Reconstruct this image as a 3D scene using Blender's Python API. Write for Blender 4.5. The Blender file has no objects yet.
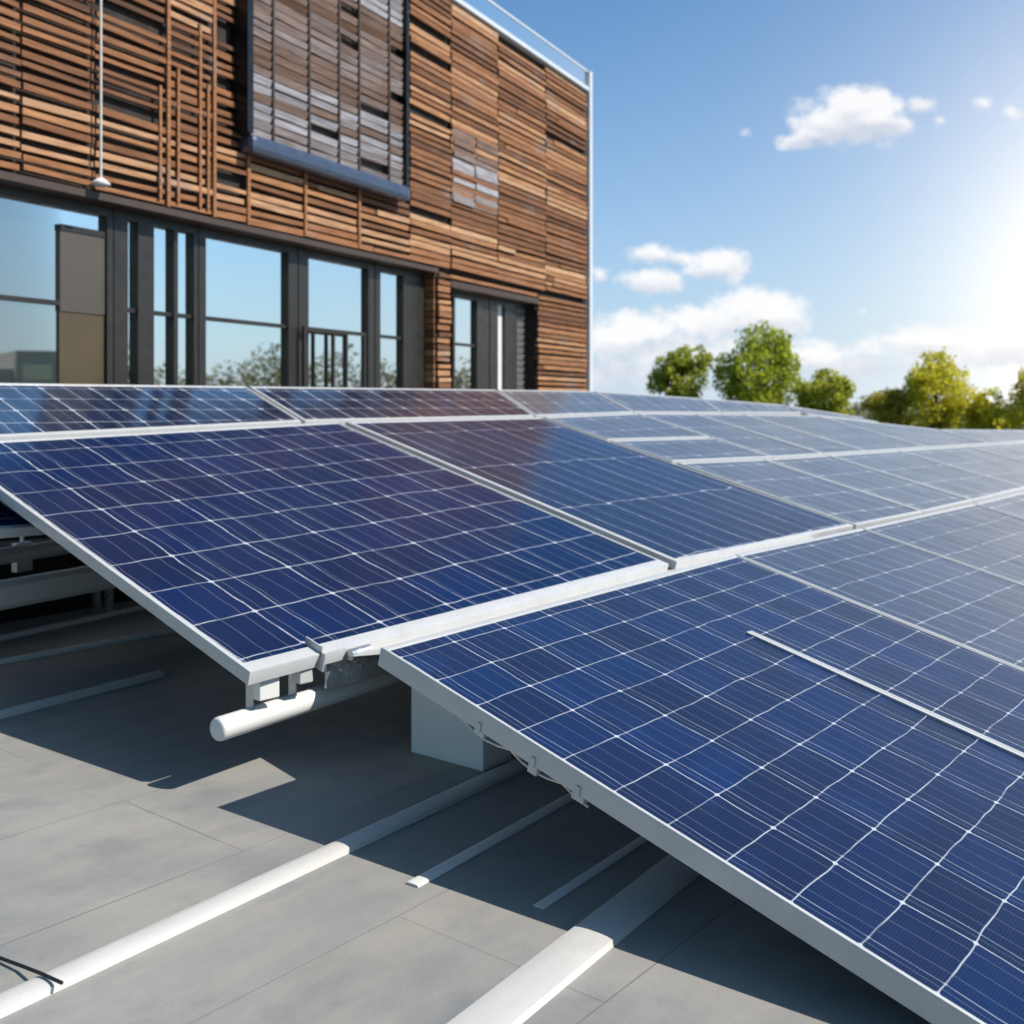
import bpy, bmesh, math, random
from mathutils import Vector as V, noise as NZ
R = math.radians
scene = bpy.context.scene
COL = scene.collection

# ------------------------------------------------------------------ camera
CAMH = 1.6
F = 1078.5
HY = 405.0
cd = bpy.data.cameras.new('camera'); cam = bpy.data.objects.new('camera', cd); COL.objects.link(cam)
cam.location = (0, 0, CAMH); cam.rotation_euler = (R(90), 0, 0)
cd.sensor_width = 36; cd.lens = 36 * F / 1024; cd.shift_y = -(512 - HY) / 1024
cd.clip_start = .05; cd.clip_end = 3000
cd.dof.use_dof = True; cd.dof.focus_distance = 3.6; cd.dof.aperture_fstop = 3.0
scene.camera = cam
scene.render.resolution_x = scene.render.resolution_y = 1024

# ------------------------------------------------------------------ sun, sky
SUN_AZ, SUN_EL = 104.0, 44.0
sd = bpy.data.lights.new('sun', 'SUN'); sun = bpy.data.objects.new('sun', sd); COL.objects.link(sun)
sd.energy = 5.0; sd.angle = R(.5); sd.color = (1, .925, .82)
sdir = V((math.sin(R(SUN_AZ)) * math.cos(R(SUN_EL)), math.cos(R(SUN_AZ)) * math.cos(R(SUN_EL)), math.sin(R(SUN_EL))))
sun.rotation_euler = sdir.to_track_quat('Z', 'Y').to_euler(); sun.location = (10, -5, 20)
vs = scene.view_settings
vs.view_transform = 'Standard'; vs.look = 'None'; vs.exposure = .25; vs.gamma = 1; vs.use_curve_mapping = False

class NT:
    """small node-graph helper"""
    def __init__(s, tree): s.t = tree; s.N = tree.nodes; s.L = tree.links
    def n(s, typ, **kw):
        o = s.N.new(typ)
        for k, v in kw.items(): setattr(o, k, v)
        return o
    def put(s, sock, v):
        if isinstance(v, bpy.types.NodeSocket): s.L.new(v, sock)
        else: sock.default_value = v
    def m(s, op, a, b=0.0, c=None, clamp=False):
        o = s.n('ShaderNodeMath', operation=op); o.use_clamp = clamp
        s.put(o.inputs[0], a); s.put(o.inputs[1], b)
        if c is not None: s.put(o.inputs[2], c)
        return o.outputs[0]
    def mix(s, f, a, b, blend='MIX'):
        o = s.n('ShaderNodeMix', data_type='RGBA', blend_type=blend)
        s.put(o.inputs[0], f); s.put(o.inputs[6], a); s.put(o.inputs[7], b)
        return o.outputs[2]
    def noise(s, vec, scale, detail=4, rough=.55):
        o = s.n('ShaderNodeTexNoise'); s.put(o.inputs['Vector'], vec)
        o.inputs['Scale'].default_value = scale; o.inputs['Detail'].default_value = detail; o.inputs['Roughness'].default_value = rough
        return o.outputs['Fac']
    def maprange(s, v, a, b, c=0., d=1., smooth=True):
        o = s.n('ShaderNodeMapRange', interpolation_type='SMOOTHSTEP' if smooth else 'LINEAR')
        s.put(o.inputs['Value'], v)
        for k, x in zip(('From Min', 'From Max', 'To Min', 'To Max'), (a, b, c, d)): s.put(o.inputs[k], x)
        return o.outputs['Result']
    def xyz(s, vec):
        o = s.n('ShaderNodeSeparateXYZ'); s.put(o.inputs[0], vec); return o.outputs
    def comb(s, x, y, z=0.):
        o = s.n('ShaderNodeCombineXYZ')
        for i, v in enumerate((x, y, z)): s.put(o.inputs[i], v)
        return o.outputs[0]
    def mapping(s, vec, scale=(1, 1, 1), rot=(0, 0, 0)):
        o = s.n('ShaderNodeMapping'); s.put(o.inputs[0], vec); o.inputs['Scale'].default_value = scale; o.inputs['Rotation'].default_value = rot
        return o.outputs[0]

def build_world():
    w = bpy.data.worlds.new('World'); scene.world = w; w.use_nodes = True
    g = NT(w.node_tree); g.N.clear()
    out = g.n('ShaderNodeOutputWorld'); bg = g.n('ShaderNodeBackground')
    sky = g.n('ShaderNodeTexSky', sky_type='NISHITA'); sky.sun_disc = False
    sky.sun_elevation = R(SUN_EL); sky.sun_rotation = R(SUN_AZ); sky.air_density = 1.0; sky.dust_density = .9; sky.ozone_density = 1.6
    d = g.n('ShaderNodeTexCoord').outputs['Generated']
    x, y, z = g.xyz(d)[:3]
    yy = g.m('MAXIMUM', y, .02)
    front = g.maprange(y, .05, .3)
    U = g.m('DIVIDE', x, yy); W = g.m('DIVIDE', z, yy)          # bearing / height of the sky direction
    # thin bright veil of sunlit haze low in the sky to the right
    def lobe(d3, pw):
        dv = g.n('ShaderNodeVectorMath', operation='DOT_PRODUCT'); g.L.new(d, dv.inputs[0]); dv.inputs[1].default_value = V(d3).normalized()
        return g.m('POWER', g.m('MAXIMUM', dv.outputs['Value'], 0.), pw)
    veil = g.m('ADD', g.m('MULTIPLY', lobe((.53, .84, .085), 110.), .6), g.m('MULTIPLY', lobe((.52, .84, .12), 24.), .26))
    ahead = g.maprange(g.m('ADD', y, g.m('MULTIPLY', x, .5)), -.25, .45, .12, 1.)
    low = g.m('MULTIPLY', g.m('MULTIPLY', g.m('POWER', g.m('SUBTRACT', 1., g.m('MAXIMUM', z, 0.), clamp=True), 5.5), .90), ahead)
    base = g.mix(1., sky.outputs[0], (.60, 1.13, 1.48, 1), 'MULTIPLY')
    base = g.mix(1., base, g.mix(ahead, (.95, .72, .55, 1), (1, 1, 1, 1)), 'MULTIPLY')
    hz = g.mix(g.m('MINIMUM', low, .9), base, (6.7, 7.8, 9.3, 1))
    hz = g.mix(g.m('MINIMUM', veil, .95), hz, (11.8, 10.8, 9.6, 1))
    hz = g.mix(lobe((.61, .79, .085), 44.), hz, (8., 6.5, 4.6, 1), 'ADD')
    hz = g.mix(lobe((.61, .79, .085), 400.), hz, (14., 12., 9., 1), 'ADD')
    # fair-weather clouds: (px-like bearing, height, half width, half height, weight)
    P = lambda a, b: ((a - 512) / F, (405 - b) / F)
    blobs = [(850, 118, 48, 30, 1), (872, 108, 30, 22, 1), (824, 128, 34, 20, 1), (800, 142, 22, 9, .9), (892, 126, 26, 11, .95), (846, 100, 24, 16, 1),
             (922, 105, 17, 11, .85), (940, 120, 11, 8, .55), (985, 104, 14, 9, .4), (1012, 112, 14, 8, .5), (746, 132, 9, 7, .35),
             (648, 254, 30, 11, .9), (675, 258, 18, 7, .7), (652, 281, 34, 13, 1), (722, 264, 28, 17, 1), (702, 272, 20, 10, .7), (600, 275, 9, 8, .6),
             (752, 310, 52, 22, 1), (705, 322, 46, 18, .95), (640, 330, 46, 22, .95), (610, 345, 30, 22, .8), (790, 322, 26, 16, .8),
             (680, 350, 110, 24, .72), (610, 374, 70, 18, .7), (810, 356, 60, 20, .68), (856, 314, 20, 7, .3), (885, 345, 50, 17, .65), (970, 352, 90, 24, .72), (925, 338, 34, 14, .7), (860, 368, 80, 15, .6), (1060, 330, 70, 30, .6),
             (420, 330, 80, 20, .6), (200, 300, 120, 22, .5), (-200, 200, 200, 40, .6), (1400, 150, 140, 40, .8), (1330, 330, 200, 30, .8), (1700, 290, 240, 40, .8)]
    nv = g.comb(U, g.m('MULTIPLY', W, 1.1), 0.)
    n1 = g.noise(nv, 22, 6, .6); n2 = g.noise(nv, 70, 4, .6)
    nz = g.m('ADD', g.m('MULTIPLY', g.m('SUBTRACT', n1, .5), 2.0), g.m('MULTIPLY', g.m('SUBTRACT', n2, .5), 1.4))
    dens = None; shade = None
    for a, b, rx, ry, wt in blobs:
        cx, cy = P(a, b)
        dx = g.m('DIVIDE', g.m('SUBTRACT', U, cx), rx * 1.25 / F); dy = g.m('DIVIDE', g.m('SUBTRACT', W, cy), ry * 1.25 / F)
        r = g.m('SQRT', g.m('ADD', g.m('MULTIPLY', dx, dx), g.m('MULTIPLY', dy, dy)))
        k = g.m('MULTIPLY', g.m('SUBTRACT', 1.15, r), wt)
        sh = g.m('MULTIPLY', g.maprange(k, -.2, .6), dy)
        dens = k if dens is None else g.m('SMOOTH_MAX', dens, k, .25)
        shade = sh if shade is None else g.m('ADD', shade, sh)
    dens = g.m('ADD', dens, g.m('MULTIPLY', nz, .55))
    cov = g.m('MULTIPLY', g.maprange(dens, .15, .72), front)
    tone = g.maprange(g.m('ADD', shade, g.m('MULTIPLY', nz, .5)), -.9, .35)
    cc = g.mix(tone, (6.7, 7.1, 8.0, 1), (10.4, 10.2, 10.1, 1))
    fin = g.mix(g.m('MULTIPLY', cov, .88), hz, cc)
    g.L.new(fin, bg.inputs[0]); bg.inputs[1].default_value = .085
    g.L.new(bg.outputs[0], out.inputs[0])
build_world()

# ------------------------------------------------------------------ projection helpers used to lay the place out
CAMP = V((0, 0, CAMH))
ray = lambda px, py: V(((px - 512) / F, 1, (HY - py) / F))
AD = V((0.71014492, -0.65911464, -0.24751178))     # down the tilt of the panels
BD = V((0.68028169, 0.73295077, 0))                # along the rows
NU = V((0.18141395, -0.16837773, 0.96888488))      # panel normal
C0 = ray(381, 647) * 4.12
def PP(u, v, s=1.0, off=0.0): return CAMP + (C0 + BD * u + AD * v) * s + NU * off
def at_h(px, py, h=0.0):
    r = ray(px, py); return CAMP + r * ((h - CAMH) / r.z)
def at_d(px, py, d): return CAMP + ray(px, py) * d

# ------------------------------------------------------------------ mesh builder
class MB:
    def __init__(s): s.v = []; s.f = []; s.uv = {}
    def face(s, pts, uvs=None):
        b = len(s.v); s.v += [V(p) for p in pts]; s.f.append(tuple(range(b, b + len(pts))))
        if uvs: s.uv[len(s.f) - 1] = uvs
    def mesh(s, pts, faces):
        b = len(s.v); s.v += [V(p) for p in pts]; s.f += [tuple(b + i for i in f) for f in faces]
    def box(s, c, hx, hy, hz):
        c = V(c); hx, hy, hz = V(hx), V(hy), V(hz)
        p = [c + hx * a + hy * b + hz * d for d in (-1, 1) for a, b in ((-1, -1), (1, -1), (1, 1), (-1, 1))]
        s.mesh(p, [(3, 2, 1, 0), (4, 5, 6, 7), (0, 1, 5, 4), (1, 2, 6, 5), (2, 3, 7, 6), (3, 0, 4, 7)])
    def beam(s, a, b, w, h, up=V((0, 0, 1))):
        a, b = V(a), V(b); d = b - a; side = d.cross(up).normalized(); u = side.cross(d).normalized()
        s.box((a + b) / 2, d / 2, side * w / 2, u * h / 2)
    def cbox(s, a, b, w, h, ch, up=V((0, 0, 1))):
        """beam with chamfered long edges"""
        a, b = V(a), V(b); d = (b - a); side = d.cross(up).normalized(); u = side.cross(d).normalized()
        pr = [(-w/2, -h/2+ch), (-w/2, h/2-ch), (-w/2+ch, h/2), (w/2-ch, h/2), (w/2, h/2-ch), (w/2, -h/2+ch), (w/2-ch, -h/2), (-w/2+ch, -h/2)]
        s.extr(a, b, [side * x + u * y for x, y in pr])
    def extr(s, a, b, prof):
        n = len(prof); pts = [V(a) + p for p in prof] + [V(b) + p for p in prof]
        fs = [(i, (i + 1) % n, n + (i + 1) % n, n + i) for i in range(n)] + [tuple(range(n - 1, -1, -1)), tuple(range(n, 2 * n))]
        s.mesh(pts, fs)
    def tube(s, pts, rad, n=12, caps=True, round_end=False):
        pts = [V(p) for p in pts]; rad = rad if isinstance(rad, (list, tuple)) else [rad] * len(pts)
        if round_end:
            d0 = (pts[0] - pts[1]).normalized(); d1 = (pts[-1] - pts[-2]).normalized(); r0, r1 = rad[0], rad[-1]
            pts = [pts[0] + d0 * r0 * .28, pts[0] + d0 * r0 * .18] + pts + [pts[-1] + d1 * r1 * .18, pts[-1] + d1 * r1 * .28]
            rad = [r0 * .78, r0 * .93] + list(rad) + [r1 * .93, r1 * .78]
        b = len(s.v); ref = None
        for i, p in enumerate(pts):
            d = (pts[min(i + 1, len(pts) - 1)] - pts[max(i - 1, 0)]).normalized()
            if ref is None: ref = d.orthogonal().normalized()
            ref = (ref - d * ref.dot(d)).normalized(); o = d.cross(ref)
            for k in range(n):
                a = 2 * math.pi * k / n; s.v.append(p + (ref * math.cos(a) + o * math.sin(a)) * rad[i])
        m = len(pts)
        for i in range(m - 1):
            for k in range(n):
                s.f.append((b + i * n + k, b + i * n + (k + 1) % n, b + (i + 1) * n + (k + 1) % n, b + (i + 1) * n + k))
        if caps:
            s.f.append(tuple(b + k for k in range(n - 1, -1, -1))); s.f.append(tuple(b + (m - 1) * n + k for k in range(n)))
    def build(s, name, mat, parent=None, smooth=False, bevel=0.0):
        o0 = V(parent_world(parent)) if parent else V((0, 0, 0))
        if parent is None and s.v:
            xs = [p.x for p in s.v]; ys = [p.y for p in s.v]; zs = [p.z for p in s.v]
            o0 = V(((min(xs) + max(xs)) / 2, (min(ys) + max(ys)) / 2, min(zs)))
        me = bpy.data.meshes.new(name); me.from_pydata([tuple(p - o0) for p in s.v], [], s.f)
        if s.uv:
            uvl = me.uv_layers.new(name='UVMap')
            for fi, uvs in s.uv.items():
                pol = me.polygons[fi]
                for li, q in zip(pol.loop_indices, uvs): uvl.data[li].uv = q
        bm = bmesh.new(); bm.from_mesh(me)
        if bevel or smooth: bmesh.ops.remove_doubles(bm, verts=bm.verts, dist=1e-5)
        if bevel:
            bmesh.ops.bevel(bm, geom=[e for e in bm.edges if e.is_manifold and e.calc_face_angle(0) > .6], offset=bevel, segments=2, affect='EDGES', profile=.6)
        bmesh.ops.recalc_face_normals(bm, faces=bm.faces) if (bevel or smooth) else None
        bm.to_mesh(me); bm.free()
        if smooth:
            for p in me.polygons: p.use_smooth = True
            me.set_sharp_from_angle(angle=R(38))
        o = bpy.data.objects.new(name, me); COL.objects.link(o); me.materials.append(mat)
        if parent: o.parent = parent; o.location = (0, 0, 0)
        else: o.location = o0
        return o
def parent_world(p):
    l = V(p.location)
    while p.parent: p = p.parent; l += V(p.location)
    return l
def tag(o, label=None, cat=None, group=None, kind=None):
    if label: o['label'] = label
    if cat: o['category'] = cat
    if group: o['group'] = group
    if kind: o['kind'] = kind
    return o
def thing(name, loc, label, cat, group=None):
    o = bpy.data.objects.new(name, None); o.location = loc; o.empty_display_size = .1; COL.objects.link(o)
    return tag(o, label, cat, group)

# ------------------------------------------------------------------ materials
def mat_base(name):
    m = bpy.data.materials.new(name); m.use_nodes = True; g = NT(m.node_tree); g.N.clear()
    out = g.n('ShaderNodeOutputMaterial'); b = g.n('ShaderNodeBsdfPrincipled'); g.L.new(b.outputs[0], out.inputs[0])
    return m, g, b, out
def simple(name, col, rough=.5, metal=0., var=.12, scale=6., bump=0., spec=.5):
    m, g, b, out = mat_base(name)
    co = g.n('ShaderNodeTexCoord').outputs['Object']
    n = g.noise(co, scale, 5)
    c1 = tuple(max(0, x * (1 - var)) for x in col) + (1,); c2 = tuple(min(1, x * (1 + var)) for x in col) + (1,)
    g.L.new(g.mix(n, c1, c2), b.inputs['Base Color'])
    g.L.new(g.maprange(g.noise(co, scale * 3, 3), .3, .7, max(.02, rough - .1), min(1, rough + .1)), b.inputs['Roughness'])
    b.inputs['Metallic'].default_value = metal; b.inputs['Specular IOR Level'].default_value = spec
    if bump:
        bp = g.n('ShaderNodeBump'); bp.inputs['Strength'].default_value = bump; bp.inputs['Distance'].default_value = .01
        g.L.new(g.noise(co, scale * 8, 4), bp.inputs['Height']); g.L.new(bp.outputs[0], b.inputs['Normal'])
    return m

def m_cells(name, pu, pv, ou, ov, lw, bars, blue=(.010, .024, .125), grey=(.018, .026, .07), extra=.16, ior=1.45, film=.0, rough=.13, tint_amt=.55, coat=(1, 1, 1)):
    """solar cells: silver grid and busbars over dark blue silicon, under glass"""
    m, g, b, out = mat_base(name)
    uv = g.n('ShaderNodeUVMap'); uv.uv_map = 'UVMap'
    u0, v0 = g.xyz(uv.outputs[0])[:2]
    oi = g.n('ShaderNodeObjectInfo').outputs['Random']
    sh = g.comb(u0, v0, g.m('MULTIPLY', oi, 37.))
    wob = g.noise(sh, 2.2, 2); wob2 = g.noise(g.comb(v0, u0, g.m('ADD', g.m('MULTIPLY', oi, 11.), 4.)), 2.6, 2)
    wob3 = g.noise(sh, 9., 2)
    u = g.m('ADD', u0, g.m('ADD', g.m('MULTIPLY', g.m('SUBTRACT', wob, .5), pu * .13), g.m('MULTIPLY', g.m('SUBTRACT', wob3, .5), pu * .018)))
    v = g.m('ADD', v0, g.m('ADD', g.m('MULTIPLY', g.m('SUBTRACT', wob2, .5), pv * .15), g.m('MULTIPLY', g.m('SUBTRACT', wob3, .5), pv * .03)))
    def line(c, p, o, w):
        q = g.m('DIVIDE', g.m('SUBTRACT', c, o), p); f = g.m('FRACT', g.m('ADD', q, 100.))
        dd = g.m('MULTIPLY', g.m('MINIMUM', f, g.m('SUBTRACT', 1., f)), p)
        return g.maprange(dd, w * .55, w, 1., 0.), dd, g.m('FLOOR', q)
    lu, du, iu = line(u, pu, ou, lw * .8); lv, dv, iv = line(v, pv, ov, lw * .8)
    # thickness of the printed silver varies along it
    brk = g.maprange(g.noise(sh, 5.5, 3, .7), .33, .6, .45, 1.)
    le, de, _ = line(u, pu, ou + pu * extra, lw * .62)
    lb = line(u, pu / bars, ou + pu * .1, lw * .42)[0]
    finger = line(v0, .0095, 0., .0030)[0]
    node = g.maprange(g.m('ADD', du, dv), lw * 2.8, lw * 3.8, 1., 0.)
    node = g.m('MAXIMUM', node, g.m('MULTIPLY', g.maprange(g.m('ADD', de, dv), lw * 1.5, lw * 2.2, 1., 0.), .7))
    lines = g.m('MAXIMUM', g.m('MULTIPLY', g.m('MAXIMUM', lu, g.m('MULTIPLY', lv, .8)), brk), g.m('MULTIPLY', le, g.m('MULTIPLY', brk, .62)))
    lines = g.m('MAXIMUM', lines, g.m('MULTIPLY', lb, .2))
    lines = g.m('MAXIMUM', lines, node)
    wn = g.n('ShaderNodeTexWhiteNoise', noise_dimensions='3D'); g.L.new(g.comb(iu, iv, g.m('MULTIPLY', oi, 91.)), wn.inputs['Vector'])
    cell = wn.outputs['Value']
    c = g.mix(cell, blue + (1,), grey + (1,))
    cloudy = g.noise(sh, 3.5, 5, .6)
    c = g.mix(g.m('MULTIPLY', g.maprange(cloudy, .5, .8), tint_amt), c, tuple(x * 2.1 for x in blue) + (1,))
    c = g.mix(g.m('MULTIPLY', finger, .10), c, (.06, .085, .15, 1))
    c = g.mix(g.m('MULTIPLY', lines, .92), c, (.50, .54, .61, 1))
    g.L.new(c, b.inputs['Base Color'])
    dust = g.noise(g.comb(g.m('MULTIPLY', u0, 1.), g.m('MULTIPLY', v0, .35), oi), 6., 6, .65)
    g.L.new(g.maprange(dust, .35, .7, rough, rough + .12), b.inputs['Roughness'])
    b.inputs['IOR'].default_value = ior
    b.inputs['Specular Tint'].default_value = coat + (1,)
    b.inputs['Sheen Weight'].default_value = film; b.inputs['Sheen Roughness'].default_value = .35; b.inputs['Sheen Tint'].default_value = (1, .97, .94, 1)
    bp = g.n('ShaderNodeBump'); bp.inputs['Strength'].default_value = .10; bp.inputs['Distance'].default_value = .004
    g.L.new(g.noise(sh, 14., 3), bp.inputs['Height']); g.L.new(bp.outputs[0], b.inputs['Normal'])
    return m

def m_wood(name, ramp, grain=(2.2, 2.2, 60), rough=.7):
    m, g, b, out = mat_base(name)
    co = g.n('ShaderNodeTexCoord').outputs['Object']
    rnd = g.n('ShaderNodeNewGeometry').outputs['Random Per Island']
    r = g.n('ShaderNodeValToRGB'); g.L.new(rnd, r.inputs[0])
    els = r.color_ramp.elements
    while len(els) < len(ramp): els.new(.5)
    for e, (p, c) in zip(els, ramp): e.position = p; e.color = c + (1,)
    st = g.noise(g.mapping(co, grain), 1.0, 6, .65)
    patch = g.noise(g.mapping(co, (.9, .9, 1.6)), 1.0, 4, .6)
    c = g.mix(g.maprange(st, .28, .72), g.mix(1., r.outputs[0], (.42, .38, .36, 1), 'MULTIPLY'), r.outputs[0])
    c = g.mix(g.maprange(patch, .56, .70, 0., .42), c, (.23, .20, .19, 1))
    g.L.new(c, b.inputs['Base Color']); b.inputs['Roughness'].default_value = rough; b.inputs['Specular IOR Level'].default_value = .3
    bp = g.n('ShaderNodeBump'); bp.inputs['Strength'].default_value = .5; bp.inputs['Distance'].default_value = .01
    g.L.new(st, bp.inputs['Height']); g.L.new(bp.outputs[0], b.inputs['Normal'])
    return m

def m_deck():
    m, g, b, out = mat_base('roof_membrane')
    co = g.n('ShaderNodeTexCoord').outputs['Object']
    rot = g.mapping(co, (1, 1, 1), (0, 0, R(-51)))
    br = g.n('ShaderNodeTexBrick'); g.L.new(rot, br.inputs['Vector']); br.offset = .43
    br.inputs['Scale'].default_value = 1.; br.inputs['Mortar Size'].default_value = .0035; br.inputs['Mortar Smooth'].default_value = .3
    br.inputs['Brick Width'].default_value = 2.3; br.inputs['Row Height'].default_value = .78
    br.inputs['Color1'].default_value = (.5, .5, .5, 1); br.inputs['Color2'].default_value = (.62, .62, .62, 1); br.inputs['Bias'].default_value = 0
    big = g.noise(co, .9, 5, .6); mid = g.noise(g.mapping(rot, (1.2, 5, 1)), 1.3, 6, .6); fine = g.noise(co, 120, 3)
    c = g.mix(g.maprange(big, .3, .7), (.245, .252, .258, 1), (.365, .357, .338, 1))
    c = g.mix(g.maprange(mid, .35, .75, 0., .5), c, (.43, .39, .33, 1))
    c = g.mix(g.maprange(g.noise(co, 2.7, 6, .65), .47, .72, 0., .7), c, (.215, .225, .235, 1))
    c = g.mix(.6, c, g.mix(1., c, g.mix(.6, br.outputs['Color'], (1, 1, 1, 1)), 'MULTIPLY'))
    c = g.mix(g.m('MULTIPLY', br.outputs['Fac'], g.maprange(g.noise(co, 1.3, 3), .42, .62, .12, .6)), c, (.12, .115, .11, 1))
    c = g.mix(g.maprange(fine, .3, .7, 0., .18), c, (.20, .20, .20, 1))
    g.L.new(c, b.inputs['Base Color'])
    g.L.new(g.maprange(big, .3, .7, .5, .75), b.inputs['Roughness']); b.inputs['Specular IOR Level'].default_value = .35
    bp = g.n('ShaderNodeBump'); bp.inputs['Strength'].default_value = .35; bp.inputs['Distance'].default_value = .006
    g.L.new(g.m('ADD', g.m('MULTIPLY', fine, .3), g.m('ADD', g.noise(co, 9, 5), g.m('MULTIPLY', br.outputs['Fac'], -.8))), bp.inputs['Height'])
    g.L.new(bp.outputs[0], b.inputs['Normal'])
    return m

def m_leaf(name, dark, light, trans=.35):
    m, g, b, out = mat_base(name)
    rnd = g.n('ShaderNodeNewGeometry').outputs['Random Per Island']
    co = g.n('ShaderNodeTexCoord').outputs['Object']
    k = g.m('ADD', g.m('MULTIPLY', rnd, .6), g.m('MULTIPLY', g.noise(co, .9, 3), .5))
    c = g.mix(k, dark + (1,), light + (1,))
    g.L.new(c, b.inputs['Base Color']); b.inputs['Roughness'].default_value = .55; b.inputs['Specular IOR Level'].default_value = .3
    t = g.n('ShaderNodeBsdfTranslucent'); g.L.new(g.mix(.5, c, tuple(x * 1.6 for x in light) + (1,)), t.inputs[0])
    mx = g.n('ShaderNodeMixShader'); mx.inputs[0].default_value = trans
    g.L.new(b.outputs[0], mx.inputs[1]); g.L.new(t.outputs[0], mx.inputs[2]); g.L.new(mx.outputs[0], out.inputs[0])
    return m

def m_pane(name, tint=(.036, .038, .038), refl=.31):
    m, g, b, out = mat_base(name)
    co = g.n('ShaderNodeTexCoord').outputs['Object']
    b.inputs['Base Color'].default_value = tint + (1,); b.inputs['Roughness'].default_value = .02
    gl = g.n('ShaderNodeBsdfGlossy'); gl.inputs['Roughness'].default_value = .015; gl.inputs['Color'].default_value = (.84, .84, .81, 1)
    fr = g.n('ShaderNodeFresnel'); fr.inputs[0].default_value = 1.5
    bp = g.n('ShaderNodeBump'); bp.inputs['Strength'].default_value = .04; bp.inputs['Distance'].default_value = .02
    g.L.new(g.noise(co, .8, 2), bp.inputs['Height']); g.L.new(bp.outputs[0], gl.inputs['Normal'])
    mx = g.n('ShaderNodeMixShader'); g.L.new(g.m('ADD', fr.outputs[0], refl, clamp=True), mx.inputs[0])
    g.L.new(b.outputs[0], mx.inputs[1]); g.L.new(gl.outputs[0], mx.inputs[2]); g.L.new(mx.outputs[0], out.inputs[0])
    return m

M = dict(
    deck=m_deck(),
    soil=simple('field_grass', (.07, .095, .035), .9, 0, .4, .2),
    alu=simple('white_aluminium', (.53, .54, .55), .36, .1, .12, 9, .05),
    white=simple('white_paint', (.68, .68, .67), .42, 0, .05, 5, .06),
    galv=simple('galvanised_steel', (.52, .54, .56), .34, .85, .15, 12),
    back=simple('white_backsheet', (.35, .35, .36), .6),
    black=simple('black_rubber', (.012, .012, .013), .5),
    block=simple('bright_white_paint', (.86, .86, .86), .5, 0, .04, 5, .06),
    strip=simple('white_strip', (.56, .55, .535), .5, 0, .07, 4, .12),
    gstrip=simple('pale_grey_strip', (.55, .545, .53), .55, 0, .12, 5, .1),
    frame=simple('bronze_window_frame', (.036, .032, .029), .4, .3, .2, 3),
    lintel=simple('dark_brown_lintel', (.05, .033, .025), .6, 0, .3, 3),
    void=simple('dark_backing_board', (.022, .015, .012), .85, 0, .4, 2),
    wall=simple('building_render', (.30, .28, .26), .8, 0, .1, 2),
    bay=simple('blue_grey_steel', (.075, .10, .15), .35, .5, .1, 2),
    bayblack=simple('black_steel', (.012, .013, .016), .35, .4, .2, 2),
    trim=simple('pale_metal_trim', (.55, .60, .66), .5, .1, .06, 2),
    conc=simple('pale_concrete', (.45, .44, .42), .8, 0, .12, 3, .2),
    infill=simple('tan_reflection_board', (.075, .055, .028), .5, 0, .25, .7),  # reflected building put into a board colour
    refl_taupe=simple('taupe_reflection_board', (.075, .064, .054), .5, 0, .25, .7),
    louvre=simple('grey_louvre', (.20, .20, .21), .5, .3, .15, 3),
    bark=simple('bark', (.09, .065, .045), .9, 0, .3, 8, .4),
    pane=m_pane('window_glass'),
    rail_glass=m_pane('balustrade_glass', (.05, .07, .09), .30),
    slat=m_wood('cedar_slats', [(0, (.11, .05, .026)), (.2, (.24, .105, .048)), (.55, (.37, .165, .072)), (.8, (.48, .235, .11)), (1, (.60, .36, .21))]),
    plank=m_wood('cedar_planks', [(0, (.15, .068, .034)), (.25, (.27, .12, .054)), (.6, (.37, .17, .076)), (.88, (.50, .255, .12)), (1, (.66, .42, .25))]),
    grey_slat=m_wood('weathered_sky_tinted_slats', [(0, (.17, .09, .055)), (.3, (.27, .19, .16)), (.6, (.33, .30, .31)), (.8, (.38, .37, .41)), (1, (.46, .46, .51))]),  # weathered greys; bluish tones paint sky reflection on the bay louvres
    leaf_green=m_leaf('leaf_green', (.14, .18, .02), (.46, .50, .055), .55),
    leaf_mid=m_leaf('leaf_mid', (.15, .18, .025), (.47, .49, .065), .55),
    leaf_backlit=m_leaf('leaf_backlit', (.32, .31, .03), (.68, .63, .07), .55),  # backlight from the glow put into the leaf colour
    leaf_brown=m_leaf('leaf_brown', (.25, .24, .04), (.54, .48, .08), .55),  # brown leaves yellowed to put the backlight into their colour
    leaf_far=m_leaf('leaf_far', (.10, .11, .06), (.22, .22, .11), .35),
)

# ------------------------------------------------------------------ setting: roof deck, ground
E_DIR = V((.583, .812, 0))                          # direction of the strips on the deck
b = MB(); b.box((4, 10, -.3), (24, 0, 0), (0, 26, 0), (0, 0, .3)); deck = b.build('roof_deck', M['deck']); tag(deck, kind='structure')
b = MB(); b.face([(-1500, -1500, -4.6), (1500, -1500, -4.6), (1500, 1500, -4.6), (-1500, 1500, -4.6)]); g0 = b.build('ground', M['soil']); tag(g0, kind='structure')
b = MB(); b.box((4, 10, -2.65), (23.8, 0, 0), (0, 25.8, 0), (0, 0, 1.94)); ll = b.build('lower_storey', M['wall'])
tag(ll, 'plain rendered storey carrying the flat grey roof deck', 'building')

b = MB(); b.box((27.85, 10, .26), (.15, 0, 0), (0, 25.7, 0), (0, 0, .255)); b.box((4.0, 35.85, .26), (23.69, 0, 0), (0, .15, 0), (0, 0, .255))
pw = b.build('parapet', M['conc'], bevel=.02); tag(pw, 'low pale parapet along the far edge of the roof deck', 'parapet')

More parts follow.
